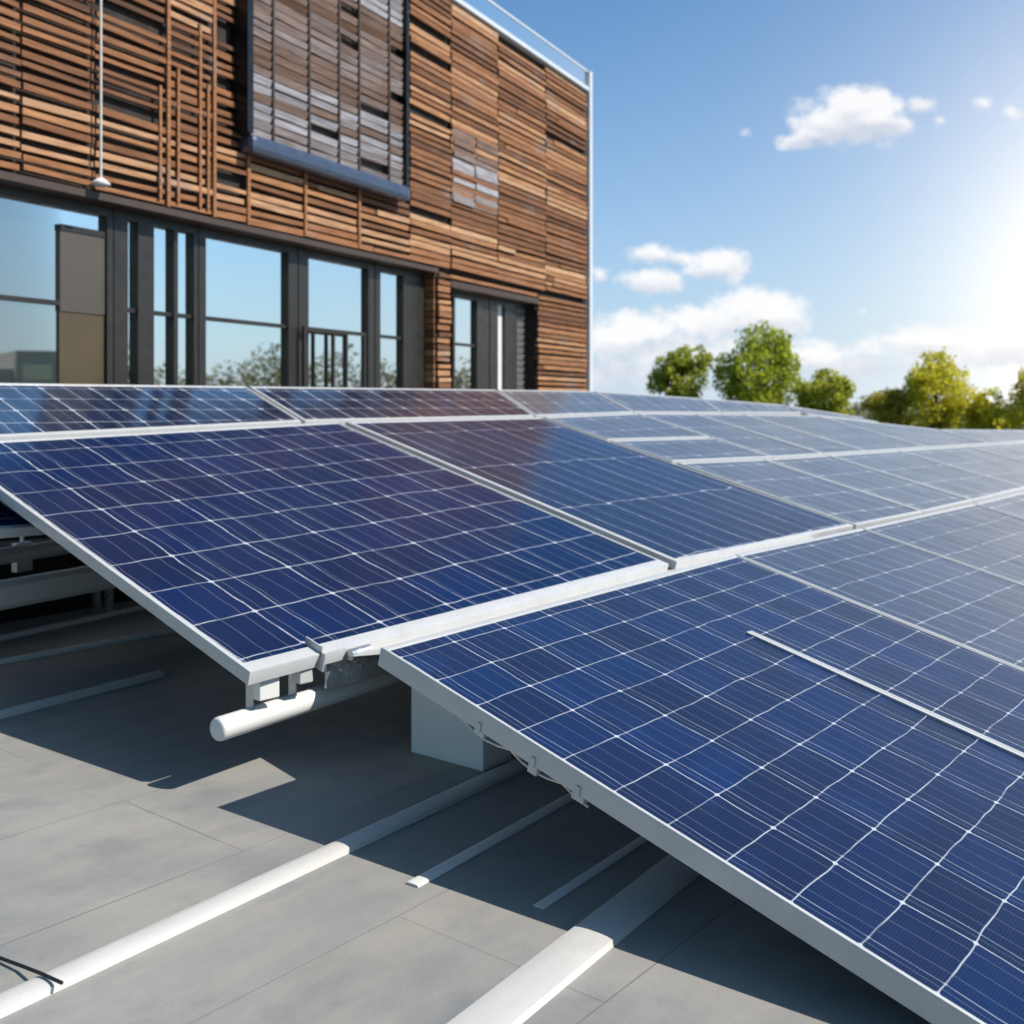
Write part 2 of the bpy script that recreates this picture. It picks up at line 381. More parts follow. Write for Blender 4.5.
# ------------------------------------------------------------------ the timber-clad building
DF = 22.0
FC = V((76 / F * DF, DF, 0)); FD = V((.4464, .8948, 0)); FN = V((.8948, -.4464, 0)); Z = V((0, 0, 1))
def s_of(px, o=0.):                                  # metres from the far corner towards us, on the face or a plane in front of it
    k = (px - 512) / F; c = FC + FN * o; return (c.x - k * c.y) / (FD.x - k * FD.y)
def z_of(px, py, o=0.):
    p = FC + FN * o - FD * s_of(px, o); return CAMH + (HY - py) / F * p.y
def FP(s, z, o=0.0): return FC - FD * s + FN * o + Z * z
ZT = 8.02; ZL = 3.68; SEND = s_of(-150)
rnd = random.Random(5)
bld = thing('timber_building', FC - FD * 6 - FN * 4, 'two storey building clad in brown timber slats above dark framed windows', 'building')
def fbox(mb, s0, s1, z0, z1, o0, o1):
    mb.box(FP((s0 + s1) / 2, (z0 + z1) / 2, (o0 + o1) / 2), FD * abs(s1 - s0) / 2, FN * (o1 - o0) / 2, Z * (z1 - z0) / 2)

DEPTH = 9.0
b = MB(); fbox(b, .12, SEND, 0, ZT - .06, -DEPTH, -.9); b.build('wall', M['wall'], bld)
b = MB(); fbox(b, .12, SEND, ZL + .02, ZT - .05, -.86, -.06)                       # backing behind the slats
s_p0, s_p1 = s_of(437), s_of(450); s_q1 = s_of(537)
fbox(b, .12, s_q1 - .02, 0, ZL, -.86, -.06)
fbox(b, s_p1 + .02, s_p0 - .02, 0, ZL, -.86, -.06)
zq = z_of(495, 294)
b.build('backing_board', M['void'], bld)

def slat_bay(name, mat, s0, s1, z0, z1, pitch, hh, th, broken=0., seglen=(1e3, 1e3), jitter=.004, label=None, off=0.):
    """one framed bay of horizontal boards between two upright battens"""
    mb = MB(); z = z0 + pitch * .5
    tilt = rnd.uniform(-.004, .004)
    while z < z1 - hh * .4:
        s = s0
        while s < s1 - .05:
            L = min(rnd.uniform(*seglen), s1 - s)
            if s1 - (s + L) < .25: L = s1 - s
            if rnd.random() > broken:
                h = hh * rnd.uniform(.68, 1.2); o = off + rnd.uniform(-.018, .018); dz = rnd.uniform(-jitter, jitter)
                e = rnd.uniform(-jitter, jitter) * 1.6 + tilt
                a = FP(s + .004, z + dz, o); c = FP(s + L - .004, z + dz + e, o)
                mb.beam(a, c, th, h, up=Z)
            s += L
        z += pitch
    o = mb.build(name, mat, bld)
    if label: o['label'] = label
    return o
def batten(s, z0, z1, w=.05, o0=.0, o1=.045, mat='slat', name='batten'):
    mb = MB(); fbox(mb, s - w / 2, s + w / 2, z0, z1, o0, o1); return mb.build(name, M[mat], bld)

# upper louvres, left of the framed bay: real gaps, dark behind
sx = [s_of(x) for x in (588, 545, 497, 450, 409, 357, 303, 250, 243, 205, 160, 93, 0, -80, -150)]
zb0 = z_of(320, 172) - .02
bays = [(s_of(246), s_of(212), .107, .060, 0.06), (s_of(212), s_of(166), .107, .064, .06), (s_of(166), s_of(94), .107, .058, .09), (s_of(94), s_of(20), .107, .057, .05), (s_of(20), s_of(-70), .107, .058, .05), (s_of(-70), SEND, .107, .058, .05)]
for i, (a, c, p, h, br) in enumerate(bays):
    slat_bay('slat_panel', M['slat'], a + .01, c - .01, ZL + .03, ZT - .06, p, h, .035, br, (1.2, 4.5), .009)
    if i not in (3, 4): batten(a, ZL + .03, ZT - .06, .045, .02, .046)
for px in (198, 206, 158, 176):
    batten(s_of(px), ZL + .1, ZL + rnd.uniform(1.2, 2.2), .035, .02, .042)
# planks under and beside the framed bay
sF0, sF1 = s_of(409, .2), s_of(250, .2); zF0 = z_of(330, 158, .2)
for a, c in ((409, 357), (357, 303), (303, 246)):
    slat_bay('slat_panel', M['slat'], s_of(a) + .01, s_of(c) - .01, ZL + .03, zF0 - .16, .107, .066, .035, .03, (.8, 2.5), .005)
    batten(s_of(c), ZL + .05, zF0 - .15, .05, .02, .05)
for a, c, br in ((588, 545, .02), (545, 497, .03), (497, 450, .04), (450, 409, .05)):
    slat_bay('plank_panel', M['plank'], (s_of(a) if a < 588 else .12) + .008, s_of(c) - .008, ZL + .05, ZT - .06, .100, .074, .04, br, (1.2, 5), .009)
for a, c in ((588, 545),):
    slat_bay('plank_panel', M['plank'], .128, s_q1 - .01, .05, ZL + .03, .100, .074, .04, .02, (1.6, 5), .006)
slat_bay('plank_panel', M['plank'], s_p1 + .01, s_p0 - .01, .05, ZL + .03, .100, .074, .04, .02, (1.6, 5), .006)
slat_bay('plank_panel', M['plank'], s_q1 - .01, s_p1 + .01, zq + .08, ZL + .03, .100, .074, .04, .02, (1.6, 5), .006)
# weathered patches nailed over the planks
for x0, x1, y0, y1 in ((497, 474, 138, 212), (474, 451, 128, 205)):
    a, c = s_of(x0), s_of(x1); z1_ = z_of((x0 + x1) / 2, y0); z0_ = z_of((x0 + x1) / 2, y1)
    slat_bay('weathered_panel', M['grey_slat'], a + .02, c - .02, z0_, z1_, .100, .092, .012, .06, (.4, 1.2), .003, 'weathered grey boards', off=.026)
# pier cheek facing the recess
b = MB()
for k in range(37): b.box(FP(s_p0 + .012, .1 + k * .1, -.26), FD * .012, FN * .22, Z * rnd.uniform(.038, .046))
b.build('pier_cheek', M['plank'], bld)
# lintel and soffit
b = MB(); fbox(b, s_p0 + .0, SEND, ZL - .05, ZL + .02, -.50, .03); b.build('lintel', M['lintel'], bld)
b = MB(); fbox(b, s_q1 + .0, s_p1 - .0, zq - .03, zq + .07, -.40, .03); b.build('lintel', M['lintel'], bld)

# the projecting louvred bay
fb = MB(); fbox(fb, sF0, sF1, zF0 - .02, ZT + .35, -.04, .02); bay = fb.build('louvred_bay', M['lintel'], bld)
o_b = .16
k = MB(); fbox(k, sF0 - .02, sF1 - .02, zF0 - .24, zF0 - .02, .0, o_b + .07); k.build('sill_beam', M['bay'], bay, bevel=.07)
k = MB(); fbox(k, sF1 - .05, sF1 + .05, zF0 - .02, ZT + .4, .0, o_b + .05); k.build('side_post', M['bayblack'], bay)
k = MB(); fbox(k, sF0 - .03, sF0 + .03, zF0 - .02, ZT + .4, .0, o_b + .02); k.build('side_post', M['bayblack'], bay)
for a, c, dx in ((409, 388, 0), (388, 358, 0), (358, 338, .0), (338, 308, 0), (308, 272, 0), (272, 253, 0)):
    mb = MB(); z = zF0 + .03; A_, C_ = s_of(a, .1) + .03, s_of(c, .1) - .02
    if c == 253: C_ = sF1 - .11
    while z < ZT + .3:
        if rnd.random() > .05: mb.beam(FP(A_, z, o_b - .06), FP(C_, z + rnd.uniform(-.01, .01), o_b - .06), .03, .088 * rnd.uniform(.8, 1.1), up=(Z + FN * rnd.uniform(.1, .4)))
        z += .108
    mb.build('louvre_panel', M['grey_slat'], bay)
    mb = MB(); fbox(mb, C_, C_ + .035, zF0 - .01, ZT + .3, o_b - .09, o_b - .03); mb.build('mullion', M['lintel'], bay)
# roof edge: fascia, glass balustrade, corner trim
b = MB(); fbox(b, -.03, SEND, ZT - .055, ZT + .02, -DEPTH, .07); b.build('roof_edge', M['trim'], bld)
b = MB(); fbox(b, .02, SEND, ZT + .022, ZT + .33, .015, .03); b.build('roof_balustrade', M['rail_glass'], bld)
b = MB(); b.beam(FP(.0, ZT + .35, .02), FP(SEND, ZT + .35, .02), .05, .035)
for i in range(12): b.beam(FP(.02 + i * 1.5, ZT + .02, -.01), FP(.02 + i * 1.5, ZT + .34, -.01), .03, .03, up=FD)
b.build('balustrade_rail', M['trim'], bld)
b = MB(); fbox(b, -.03, .11, 0, ZT + .36, -.20, .09); b.build('corner_trim', M['trim'], bld, bevel=.012)
b = MB(); fbox(b, -.0, .11, 0, ZT - .06, -DEPTH, -.205); b.build('end_wall', M['louvre'], bld)

# glazing
OG = -.26
def window(px0, px1, ztop, panes, fw=.07, transom=True, extra=None):
    """panes: list of (px0, px1, kind)"""
    s0, s1 = s_of(px0, OG), s_of(px1, OG)
    fr = MB(); lo, hi = min(s0, s1), max(s0, s1)
    fbox(fr, lo, hi, ztop - .10, ztop, OG - .06, OG + .05)
    fbox(fr, lo, hi, .0, .12, OG - .06, OG + .05)
    cuts = []
    for a, c, kd in panes:
        cuts.append((min(s_of(a, OG), s_of(c, OG)), max(s_of(a, OG), s_of(c, OG)), kd))
    cuts.sort(); last = lo
    for a, c, kd in cuts:
        if a - last > .01: fbox(fr, last, a, .12, ztop - .10, OG - .06, OG + .06)
        last = c
    if hi - last > .01: fbox(fr, last, hi, .12, ztop - .10, OG - .06, OG + .06)
    root = fr.build('window', M['frame'], bld)
    for a, c, kd in cuts:
        p = MB()
        if kd in ('tan', 'taupe'):
            zt_ = z_of(80, 228, OG)
            fbox(p, a, c, .12, 2.52, OG - .05, OG + .02); p.build('reflection_panel', M['infill'], root)  # opaque boards stand in for a building mirrored in the glass
            p = MB(); fbox(p, a, c, 2.52, zt_ - .06, OG - .05, OG + .03); p.build('reflection_panel', M['refl_taupe'], root)
            p = MB(); fbox(p, a, c, zt_ - .06, zt_, OG - .04, OG + .04); p.build('transom', M['frame'], root)
            p = MB(); fbox(p, a, c, zt_, ztop - .10, OG - .02, OG - .005); p.build('pane', M['pane'], root); continue
        if kd == 'lv':
            for i in range(int((ztop - .2) / .12)):
                p.beam(FP(a, .2 + i * .12, OG - .01), FP(c, .2 + i * .12, OG - .01), .03, .10, up=(Z + FN * .25))
            p.build('shutter', M['louvre'], root); continue
        if kd == 'white':
            fbox(p, a, c, .12, ztop - .10, OG - .02, OG + .0); p.build('blind', M['white'], root); continue
        fbox(p, a, c, .12, ztop - .10, OG - .02, OG - .005); p.build('pane', M['pane'], root)
        if transom:
            p = MB(); fbox(p, a, c, 2.575, 2.62, OG - .01, OG + .03); p.build('transom', M['frame'], root)
    return root
zt = ZL - .05
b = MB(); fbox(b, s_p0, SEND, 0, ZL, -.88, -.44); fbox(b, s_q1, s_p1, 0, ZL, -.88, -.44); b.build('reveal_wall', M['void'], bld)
window(-150, -62, zt, [(-145, -66, 'g')])
window(-60, 109, zt, [(-56, 58, 'g'), (58, 103, 'tan')])
window(110, 194, zt, [(124, 134, 'g'), (150, 170, 'g'), (174, 190, 'g')])
window(195, 294, zt, [(202, 285, 'g')])
w4 = window(295, 371, zt, [(305, 365, 'g')], transom=False)
window(372, 437, zt, [(377, 400, 'g')])
window(450, 486, zq - .03, [(452, 474, 'g')])
window(487, 537, zq - .03, [(495, 502, 'white'), (514, 535, 'lv')], transom=False)
b = MB(); zr = 2.58; o = OG + .16
b.beam(FP(s_of(303, o), zr, o), FP(s_of(365, o), zr, o), .04, .05)
b.beam(FP(s_of(303, o), .35, o), FP(s_of(365, o), .35, o), .03, .03)
for px in (304, 333, 346, 364): b.beam(FP(s_of(px, o), .1, o), FP(s_of(px, o), zr, o), .04, .04, up=FD)
b.build('guard_rail', M['frame'], w4)
# hanging cord with weight
hc = thing('hanging_cord', FP(s_of(92), z_of(92, 186), .12), 'thin pale cord with a white weight hanging in front of the timber slats', 'cord')
b = MB(); b.tube([FP(s_of(92), z_of(92, 184), .12), FP(s_of(92), ZT + .2, .12)], .013, 8); b.build('cord', M['gstrip'], hc)
b = MB(); zc = z_of(92, 184)
b.tube([FP(s_of(92), zc + q, .12) for q in (-.035, -.02, 0, .03, .05)], [.05, .085, .09, .05, .02], 14); b.build('weight', M['white'], hc, smooth=True)

# ------------------------------------------------------------------ solar panels
cell_mats = {
    'P1': m_cells('cells_navy', .42, .335, .30, .20, .0052, 4, blue=(.0015, .015, .075), grey=(.002, .012, .054), extra=.30, tint_amt=.2, ior=1.17, coat=(.06, .34, 1)),
    'P1b': m_cells('cells_slate', .40, .9, .14, .3, .0056, 4, blue=(.006, .019, .068), grey=(.008, .017, .05), extra=.45, rough=.15, tint_amt=.3, ior=1.27, film=.0, coat=(.13, .42, 1)),
    'P2': m_cells('cells_blue', .315, .215, 0., .065, .0036, 4, blue=(.006, .019, .080), grey=(.008, .014, .046), extra=.18, tint_amt=.38, ior=1.36, coat=(.7, .85, 1)),
    'P2b': m_cells('cells_dusk', .36, .26, .1, .05, .0046, 3, blue=(.007, .018, .066), grey=(.009, .016, .045), extra=.5, rough=.17, tint_amt=.3, ior=1.6, film=.28),
    'far': m_cells('cells_far', .46, .42, .1, .1, .0085, 3, blue=(.007, .018, .066), grey=(.009, .016, .045), extra=.5, rough=.17, tint_amt=.3, ior=1.6, film=.55),
    'R0': m_cells('cells_top', .36, .31, .1, .1, .0078, 3, blue=(.005, .013, .05), grey=(.007, .011, .036), extra=.5),
}
def solar_panel(corners, s, mat, label, fw=(.035, .03, .035, .03), th=.055, group='solar panels on the roof', name='solar_panel'):
    """corners: (u,v) of top-left, top-right, bottom-right, bottom-left in the tilted plane at scale s; fw: top,right,bottom,left frame widths"""
    P = [PP(u, v, s) for u, v in corners]
    TL, TR, BR, BL = P
    root = thing(name, (P[0] + P[2]) / 2 - NU * th, label, 'solar panel', group)
    nu = (TR - TL).cross(BL - TL).normalized()
    if nu.z < 0: nu = -nu
    et, er, eb, el = (TR - TL).normalized(), (BR - TR).normalized(), (BR - BL).normalized(), (BL - TL).normalized()
    def inset(w):
        t, r, bo, l = w
        return [TL + el * t + et * l, TR + er * t - et * r, BR - er * bo - eb * r, BL - el * bo + eb * l]
    c = .006
    inn = inset(fw); ch = inset((c,) * 4); lip = inset(tuple(max(x - .004, .004) for x in fw)); low = inset((.02,) * 4)
    rings = [[p - nu * th for p in low], [p - nu * th for p in P], [p - nu * (c + .003) for p in P], [p - nu * .0015 for p in inset((c * .35,) * 4)], ch, lip, [p - nu * .006 for p in inn], [p - nu * th for p in inset(tuple(x + .0 for x in fw))]]
    f = MB(); pts = [p for r in rings for p in r]; fs = []
    nr = len(rings)
    for i in range(nr):
        j = (i + 1) % nr
        for k in range(4): fs.append((i * 4 + k, i * 4 + (k + 1) % 4, j * 4 + (k + 1) % 4, j * 4 + k))
    f.mesh(pts, fs); f.build('frame', M['alu'], root, smooth=True)
    gl = MB(); q = [p - nu * .0045 for p in inset(tuple(x - .002 for x in fw))]
    (u0, v0), (u1, v1), (u2, v2), (u3, v3) = corners
    N = 1
    gl.face([q[3], q[2], q[1], q[0]], [(0, v3 - v0), (u2 - u3, v2 - v1), (u1 - u0, 0), (0, 0)])
    qb = [p - nu * .008 for p in q]
    gl.face([qb[0], qb[1], qb[2], qb[3]], [(0, 0)] * 4)
    for k in range(4): gl.face([q[k], q[(k + 1) % 4], qb[(k + 1) % 4], qb[k]], [(0, 0)] * 4)
    gl.build('cell_glass', cell_mats[mat], root)
    return root

def interp(tab, u):
    if u <= tab[0][0]: return tab[0][1]
    for (a, x), (c, y) in zip(tab, tab[1:]):
        if u <= c: return x + (y - x) * (u - a) / (c - a)
    return tab[-1][1]
v2t = lambda u: interp([(0, 0), (1.1, -.08), (3, -.20), (6, -.24), (9, -.36), (14, -.4)], u)            # top edge of the front row
v1b = lambda u: v2t(u) - .055 - (.02 if u < 3 else .0)                                                  # bottom edge of the middle row
v1t = lambda u: interp([(-.6, -2.93), (2.1, -3.24), (4.4, -3.29), (6.1, -3.40), (9.6, -3.30)], u)
v0b = lambda u: v1t(u) - .05
v0t = lambda u: interp([(-2.2, -4.32), (6.6, -4.36), (8.3, -4.06), (9.7, -3.75)], u)
S1 = 1.2
VB = 2.42
# front row
front = [(0, 2.835, 'P2', 'wide blue front panel with a white divider that starts midway down its cells'),
         (2.865, 4.57, 'P2b', 'slate panel in the front row whose lower part leaves the photo at the right'),
         (4.61, 6.9, 'P2b', 'glossy grey panel in the front row cut by the right edge of the photo'),
         (6.94, 9.2, 'far', 'pale panel of the front row farthest along the right edge')]
panels = []
for a, c, mt, lb in front:
    c += .02
    panels.append(solar_panel([(a, v2t(a)), (c, v2t(c)), (c, VB), (a, VB)], 1.0, mt, lb, fw=(.035, .022, .035, .022 if a else .016), th=.075 if a == 0 else .055))
# middle row
panels.append(solar_panel([(-.6, v1t(-.6)), (2.235, v1t(2.235)), (2.235, v1b(2.235)), (-.57, -.02)], S1, 'P1', 'large navy panel with wavy white cell lines jutting out above the white pipe', fw=(.05, .03, .085, .028), th=.06))
panels.append(solar_panel([(2.32, v1t(2.32)), (4.53, v1t(4.53)), (4.60, v1b(4.60)), (2.32, v1b(2.32))], S1, 'P1b', 'dark slate panel right of the large navy panel, lined along its slope only', fw=(.05, .03, .05, .045), th=.06))
vm = lambda u: interp([(4.5, -1.86), (5.9, -1.79), (8, -1.76), (14, -1.70)], u)
lower = [(4.64, 5.86, 'far', 'short grey panel in the middle row, first after the dark slate panel'),
         (5.90, 7.06, 'far', 'short glossy panel between two thin seams near the centre right'),
         (7.10, 8.66, 'far', 'pale glossy short panel whose bottom corner meets the front row at the right'),
         (8.70, 10.6, 'far', 'bright reflecting short panel near the right edge, above the front row'),
         (10.64, 12.6, 'far', 'washed out small panel at the right edge of the middle row')]
for a, c, mt, lb in lower:
    c += .03
    panels.append(solar_panel([(a, vm(a)), (c, vm(c)), (c, v1b(c)), (a, v1b(a))], S1, mt, lb, fw=(.04, .034, .04, .034)))
v1t2 = lambda u: interp([(4.4, -3.29), (6.1, -3.40), (8.5, -3.3), (9.6, -3.2), (11.5, -2.45), (14.2, -2.24)], u)
upper = [(4.60, 6.10, 'far', 'upper small panel beside the top of the dark slate panel'),
         (6.14, 7.08, 'far', 'narrow panel below the top row, third seam right of the slate panel'),
         (7.12, 8.0, 'far', 'narrow grey panel below the drooping end of the top row'),
         (8.04, 9.55, 'far', 'pale panel under the very end of the top row'),
         (9.6, 11.5, 'far', 'white glaring panel just beyond the end of the top row'),
         (11.54, 14.2, 'far', 'white glaring panel below the backlight-gilded tree at the right edge')]
for a, c, mt, lb in upper:
    c += .03
    if a == 4.60:
        panels.append(solar_panel([(a, v1t2(a)), (c, v1t2(c)), (c, -2.52), (a, -2.56)], S1, mt, lb, fw=(.04, .026, .03, .026)))
        panels.append(solar_panel([(a, -2.52), (c, -2.48), (c, vm(c) - .04), (a + .03, vm(a) - .04)], S1, mt, 'lower small panel beside the dark slate panel, under a thin cross seam', fw=(.03, .026, .04, .026)))
    else:
        panels.append(solar_panel([(a, v1t2(a)), (c, v1t2(c)), (c, vm(c) - .04), (a, vm(a) - .04)], S1, mt, lb, fw=(.04, .034, .04, .034)))
# top row
top = [(-2.2, -.75, -2.2, -.85, 'dark panel of the top row beyond the left edge, under the tall window'),
       (-.70, 2.13, -.80, 1.92, 'top row panel at the left mirroring the brown timber wall'),
       (2.19, 5.02, 1.98, 4.50, 'top row panel in front of the row of large windows'),
       (5.07, 6.58, 4.55, 6.12, 'top row panel in front of the timber pier and small window'),
       (6.62, 8.26, 6.16, 7.7, 'top row panel in front of the pale corner trim of the building'),
       (8.30, 9.7, 7.74, 9.45, 'top row panel below the tallest green tree')]
for a, c, a2, c2, lb in top:
    c += .02; c2 += .02
    panels.append(solar_panel([(a, v0t(a)), (c, v0t(c)), (c2, v0b(c2)), (a2, v0b(a2))], S1, 'R0' if a < 5 else 'far', lb, fw=(.05, .028, .05, .028)))
panels.append(solar_panel([(9.74, -3.73), (10.62, -3.10), (10.60, -2.85), (9.50, -3.29)], S1, 'far', 'last drooping panel at the end of the top row, below the low round tree', fw=(.05, .028, .05, .028)))
# module of the lower sub-array seen under the left edge of the big navy panel
panels.append(solar_panel([(-2.2, -2.9), (-.25, -2.9), (-.25, -1.60), (-2.2, -1.60)], 1.3, 'P1', 'low dark panel half hidden under the left side of the large navy panel', fw=(.03, .03, .05, .03)))

# clamps on the side edge of the front panel
fp = panels[0]
for (v, L, hgt) in ((.56, .05, .018), (.82, .04, .030), (1.02, .05, .022)):
    k = MB(); k.box(PP(.016, v, 1, -.077 - hgt / 2), BD * .014, AD * L / 2, NU * hgt / 2)
    k.box(PP(-.004, v, 1, -.062), BD * .003, AD * .009, NU * .016)
    k.build('clamp', M['alu'], fp, bevel=.002)
k = MB(); cv = [PP(.02, .46 + q * .06, 1, -.082 - .022 * abs(math.sin(q * .79))) for q in range(11)]
k.tube(cv, .006, 8); k.build('lead', M['galv'], fp, smooth=True)
k = MB(); k.box(PP(1.772, (.56 + VB - .03) / 2, 1, -.001), BD * .013, AD * (VB - .03 - .56) / 2, NU * .0045); k.box(PP(1.80, (.56 + VB - .03) / 2, 1, -.0015), BD * .008, AD * (VB - .03 - .56) / 2, NU * .0035); k.build('divider_bar', M['alu'], fp, bevel=.001)

# ------------------------------------------------------------------ racks that carry the rows
def rack(label, s, rails, u0, u1, posts, offs=-.10, extra=None):
    p0 = PP(u0, rails[0], s); root = thing('panel_rack', (p0.x, p0.y, 0), label, 'rack', 'racks under the panels')
    for v in rails:
        k = MB(); k.cbox(PP(u0, v, s, offs), PP(u1, v, s, offs), .06, .06, .008, up=NU); k.build('rail', M['galv'], root)
    for v in rails:
        for u in posts:
            p = PP(u, v, s, offs - .03)
            k = MB(); k.beam(V((p.x, p.y, .012)), p, .05, .05, up=BD); k.box(V((p.x, p.y, .006)), BD * .07, V((AD.x, AD.y, 0)) * .07, Z * .006)
            k.build('post', M['galv'], root)
    return root
rack('galvanised rack of rails and posts under the front row', 1.0, (.55, 1.65), .30, 9.1, (1.77, 4.5, 7.2))
rack('galvanised rack of rails and posts under the middle row', S1, (-.75, -1.75, -2.6), -.45, 10.4, (2.28, 4.6, 7.1, 9.4))
rack('galvanised rack of rails and posts under the top row', S1, (-3.45, -3.62), -.4, 9.3, (.6, 3.0, 5.5, 8.0))
# rails seen at far left under the big panel
a = at_h(-60, 606, .46); c = at_h(150, 568, .46); dr = (c - a).normalized()
rl = thing('support_beam', (a + dr).to_tuple(), 'broad white beam low under the left side of the navy panel', 'beam')
k = MB(); k.cbox(a - dr * .5, c + dr * 2.0, .12, .17, .03); k.build('beam', M['white'], rl, smooth=True)
for q in (2.2, 3.6):
    p = a + dr * q; k = MB(); k.beam(V((p.x, p.y, .0)), V((p.x, p.y, .38)), .06, .06, up=dr); k.build('post', M['galv'], rl)
a = at_h(-60, 566, .62); c = at_h(150, 533, .62); dr = (c - a).normalized()
rl = thing('support_pipe', (a + dr).to_tuple(), 'round steel pipe above the broad white beam at the left', 'pipe')
k = MB(); k.tube([a - dr * .3, c + dr * 1.6], .055, 16); k.build('pipe', M['alu'], rl, smooth=True)
k = MB(); p = a + dr * .62; k.beam(V((p.x, p.y, .50)), V((p.x, p.y, .69)), .05, .13, up=dr); k.build('bracket', M['galv'], rl, bevel=.004)
k = MB(); k.tube([V((p.x, p.y, .69)), V((p.x, p.y, .75))], .014, 8); k.build('bolt', M['galv'], rl)
# dark sheet added where only deep shade lies under the racks
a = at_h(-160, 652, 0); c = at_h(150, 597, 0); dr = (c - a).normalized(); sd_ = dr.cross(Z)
k = MB(); k.box((a + c + dr * 2.5) / 2 + Z * .42, (c - a + dr * 2.5) / 2, sd_ * .008, Z * .42); shade_obj = k.build('shade_sheet', M['bayblack'])
tag(shade_obj, 'added dark sheet standing in for deep shade behind the broad white beam, under the panels at the left', 'shade sheet')

# ------------------------------------------------------------------ white pipe, bracket and block under the corner
pa = at_h(219, 729, .26); pb = at_h(398, 672, .26); pd = (pb - pa).normalized()
wp = MB(); wp.tube([pa, pb + pd * 1.6], .050, 24, round_end=True); pipe = wp.build('white_pipe', M['white'], smooth=True)
tag(pipe, 'round ended white pipe lying below the lower edge of the navy panel', 'pipe')
S = S1
eb = lambda u, off=0., dv=0.: PP(u, interp([(-.57, -.02), (2.235, v1b(2.235))], u) + dv, S, off)
br = thing('mounting_bracket', V((pa + pd * .3).to_tuple()), 'cluster of white and metal brackets joining the navy panel to the pipe', 'bracket')
UP = Z
def on_pipe(q, h=0.): return pa + pd * q + Z * (.048 + h)
k = MB(); k.box(eb(-.46, -.115, -.05), BD * .05, V((AD.x, AD.y, 0)).normalized() * .045, Z * .055); k.build('block', M['white'], br, bevel=.006)
for q in (.17, .42):
    tp = on_pipe(q, -.004); k = MB(); k.beam(tp, tp + Z * .13, .045, .008, up=pd); k.build('upright', M['galv'], br)
k = MB(); k.box(eb(-.30, -.095, -.03), BD * .035, V((AD.x, AD.y, 0)).normalized() * .03, Z * .04); k.build('block', M['alu'], br, bevel=.006)
k = MB(); k.box(eb(.02, -.13, -.02), BD * .24, V((AD.x, AD.y, 0)).normalized() * .006, Z * .07); k.build('plate', M['galv'], br)
for i in range(5):
    k = MB(); k.tube([eb(-.14 + i * .09, -.10, .0), eb(-.14 + i * .09, -.10, .018)], .011, 8); k.build('bolt', M['galv'], br)
k = MB(); k.tube([eb(.36, -.08, .02), eb(.44, -.08, .02)], .03, 14); k.build('end_cap', M['white'], br, smooth=True)
k = MB()                                                                    # looped clip gripping the lower frame
lp = [eb(-.25, .006, -.10), eb(-.25, .006, -.012), eb(-.25, .010, .006), eb(-.25, -.075, .006)]
for i in range(len(lp) - 1): k.beam(lp[i], lp[i + 1], .05, .008, up=BD)
k.build('clip', M['alu'], br, bevel=.002)
k = MB(); k.tube([eb(-.12, -.03, .02), eb(-.02, -.03, .02)], .026, 14); k.build('barrel', M['galv'], br, smooth=True)
# posts from pipe to deck
ps = MB()
for q in (1.5,):
    p = pa + pd * q; ps.tube([V((p.x, p.y, 0)), V((p.x, p.y, .215))], .03, 12)
pp_ = ps.build('post', M['galv'], pipe)
# white block
a = at_h(411, 752); c = at_h(483, 772); ad = (c - a).normalized(); bdv = V((-ad.y, ad.x, 0))
if bdv.y < 0: bdv = -bdv
L = (c - a).length
k = MB(); HB = .425
k.box((a + c) / 2 + bdv * .10 + Z * HB / 2, ad * L / 2, bdv * .10, Z * HB / 2); blk = k.build('ballast_block', M['block'], bevel=.006)
tag(blk, 'white rectangular block standing under the corner of the front panel', 'block')

# added sheet that casts shadow into the step between navy panel and front row
k = MB(); us = [.36 + i * .45 for i in range(12)]
up = [PP(u, v2t(u) + .05, 1., -.062) for u in us]; dn = [PP((u + .17) / 1.2 - .57, interp([(-.57, -.02), (2.235, v1b(2.235)), (5, v1b(5))], (u + .17) / 1.2 - .57) - .03, S1, -.066) for u in us]
for i in range(len(us) - 1):
    for q in (0, -.003):
        o_ = Z * q; k.face([up[i] + o_, up[i + 1] + o_, dn[i + 1] + o_, dn[i] + o_] if q == 0 else [dn[i] + o_, dn[i + 1] + o_, up[i + 1] + o_, up[i] + o_])
fl = k.build('shadow_filler', M['gstrip'], smooth=True); tag(fl, 'added pale sheet shading the step between the navy panel and the front row', 'blocker')

# ------------------------------------------------------------------ strips lying on the deck
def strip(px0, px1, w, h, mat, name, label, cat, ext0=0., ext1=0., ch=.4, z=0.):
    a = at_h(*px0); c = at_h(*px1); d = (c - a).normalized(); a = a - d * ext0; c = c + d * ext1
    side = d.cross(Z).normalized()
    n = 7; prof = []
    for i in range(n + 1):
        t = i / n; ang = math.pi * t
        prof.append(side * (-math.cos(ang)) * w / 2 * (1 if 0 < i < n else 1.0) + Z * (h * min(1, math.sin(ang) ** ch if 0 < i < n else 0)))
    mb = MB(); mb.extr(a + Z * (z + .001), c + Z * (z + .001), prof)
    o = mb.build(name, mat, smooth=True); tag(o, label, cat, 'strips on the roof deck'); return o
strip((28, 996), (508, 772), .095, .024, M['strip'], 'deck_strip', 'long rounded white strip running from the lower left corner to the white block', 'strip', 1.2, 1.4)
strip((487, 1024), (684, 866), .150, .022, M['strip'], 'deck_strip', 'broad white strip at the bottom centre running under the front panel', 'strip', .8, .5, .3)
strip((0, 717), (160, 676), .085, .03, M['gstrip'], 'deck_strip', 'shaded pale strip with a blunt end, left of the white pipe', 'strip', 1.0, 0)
strip((0, 640), (160, 605), .060, .03, M['white'], 'deck_strip', 'thin pale strip in deep shade, nearest the beam at the left', 'strip', 1.0, 1.2)
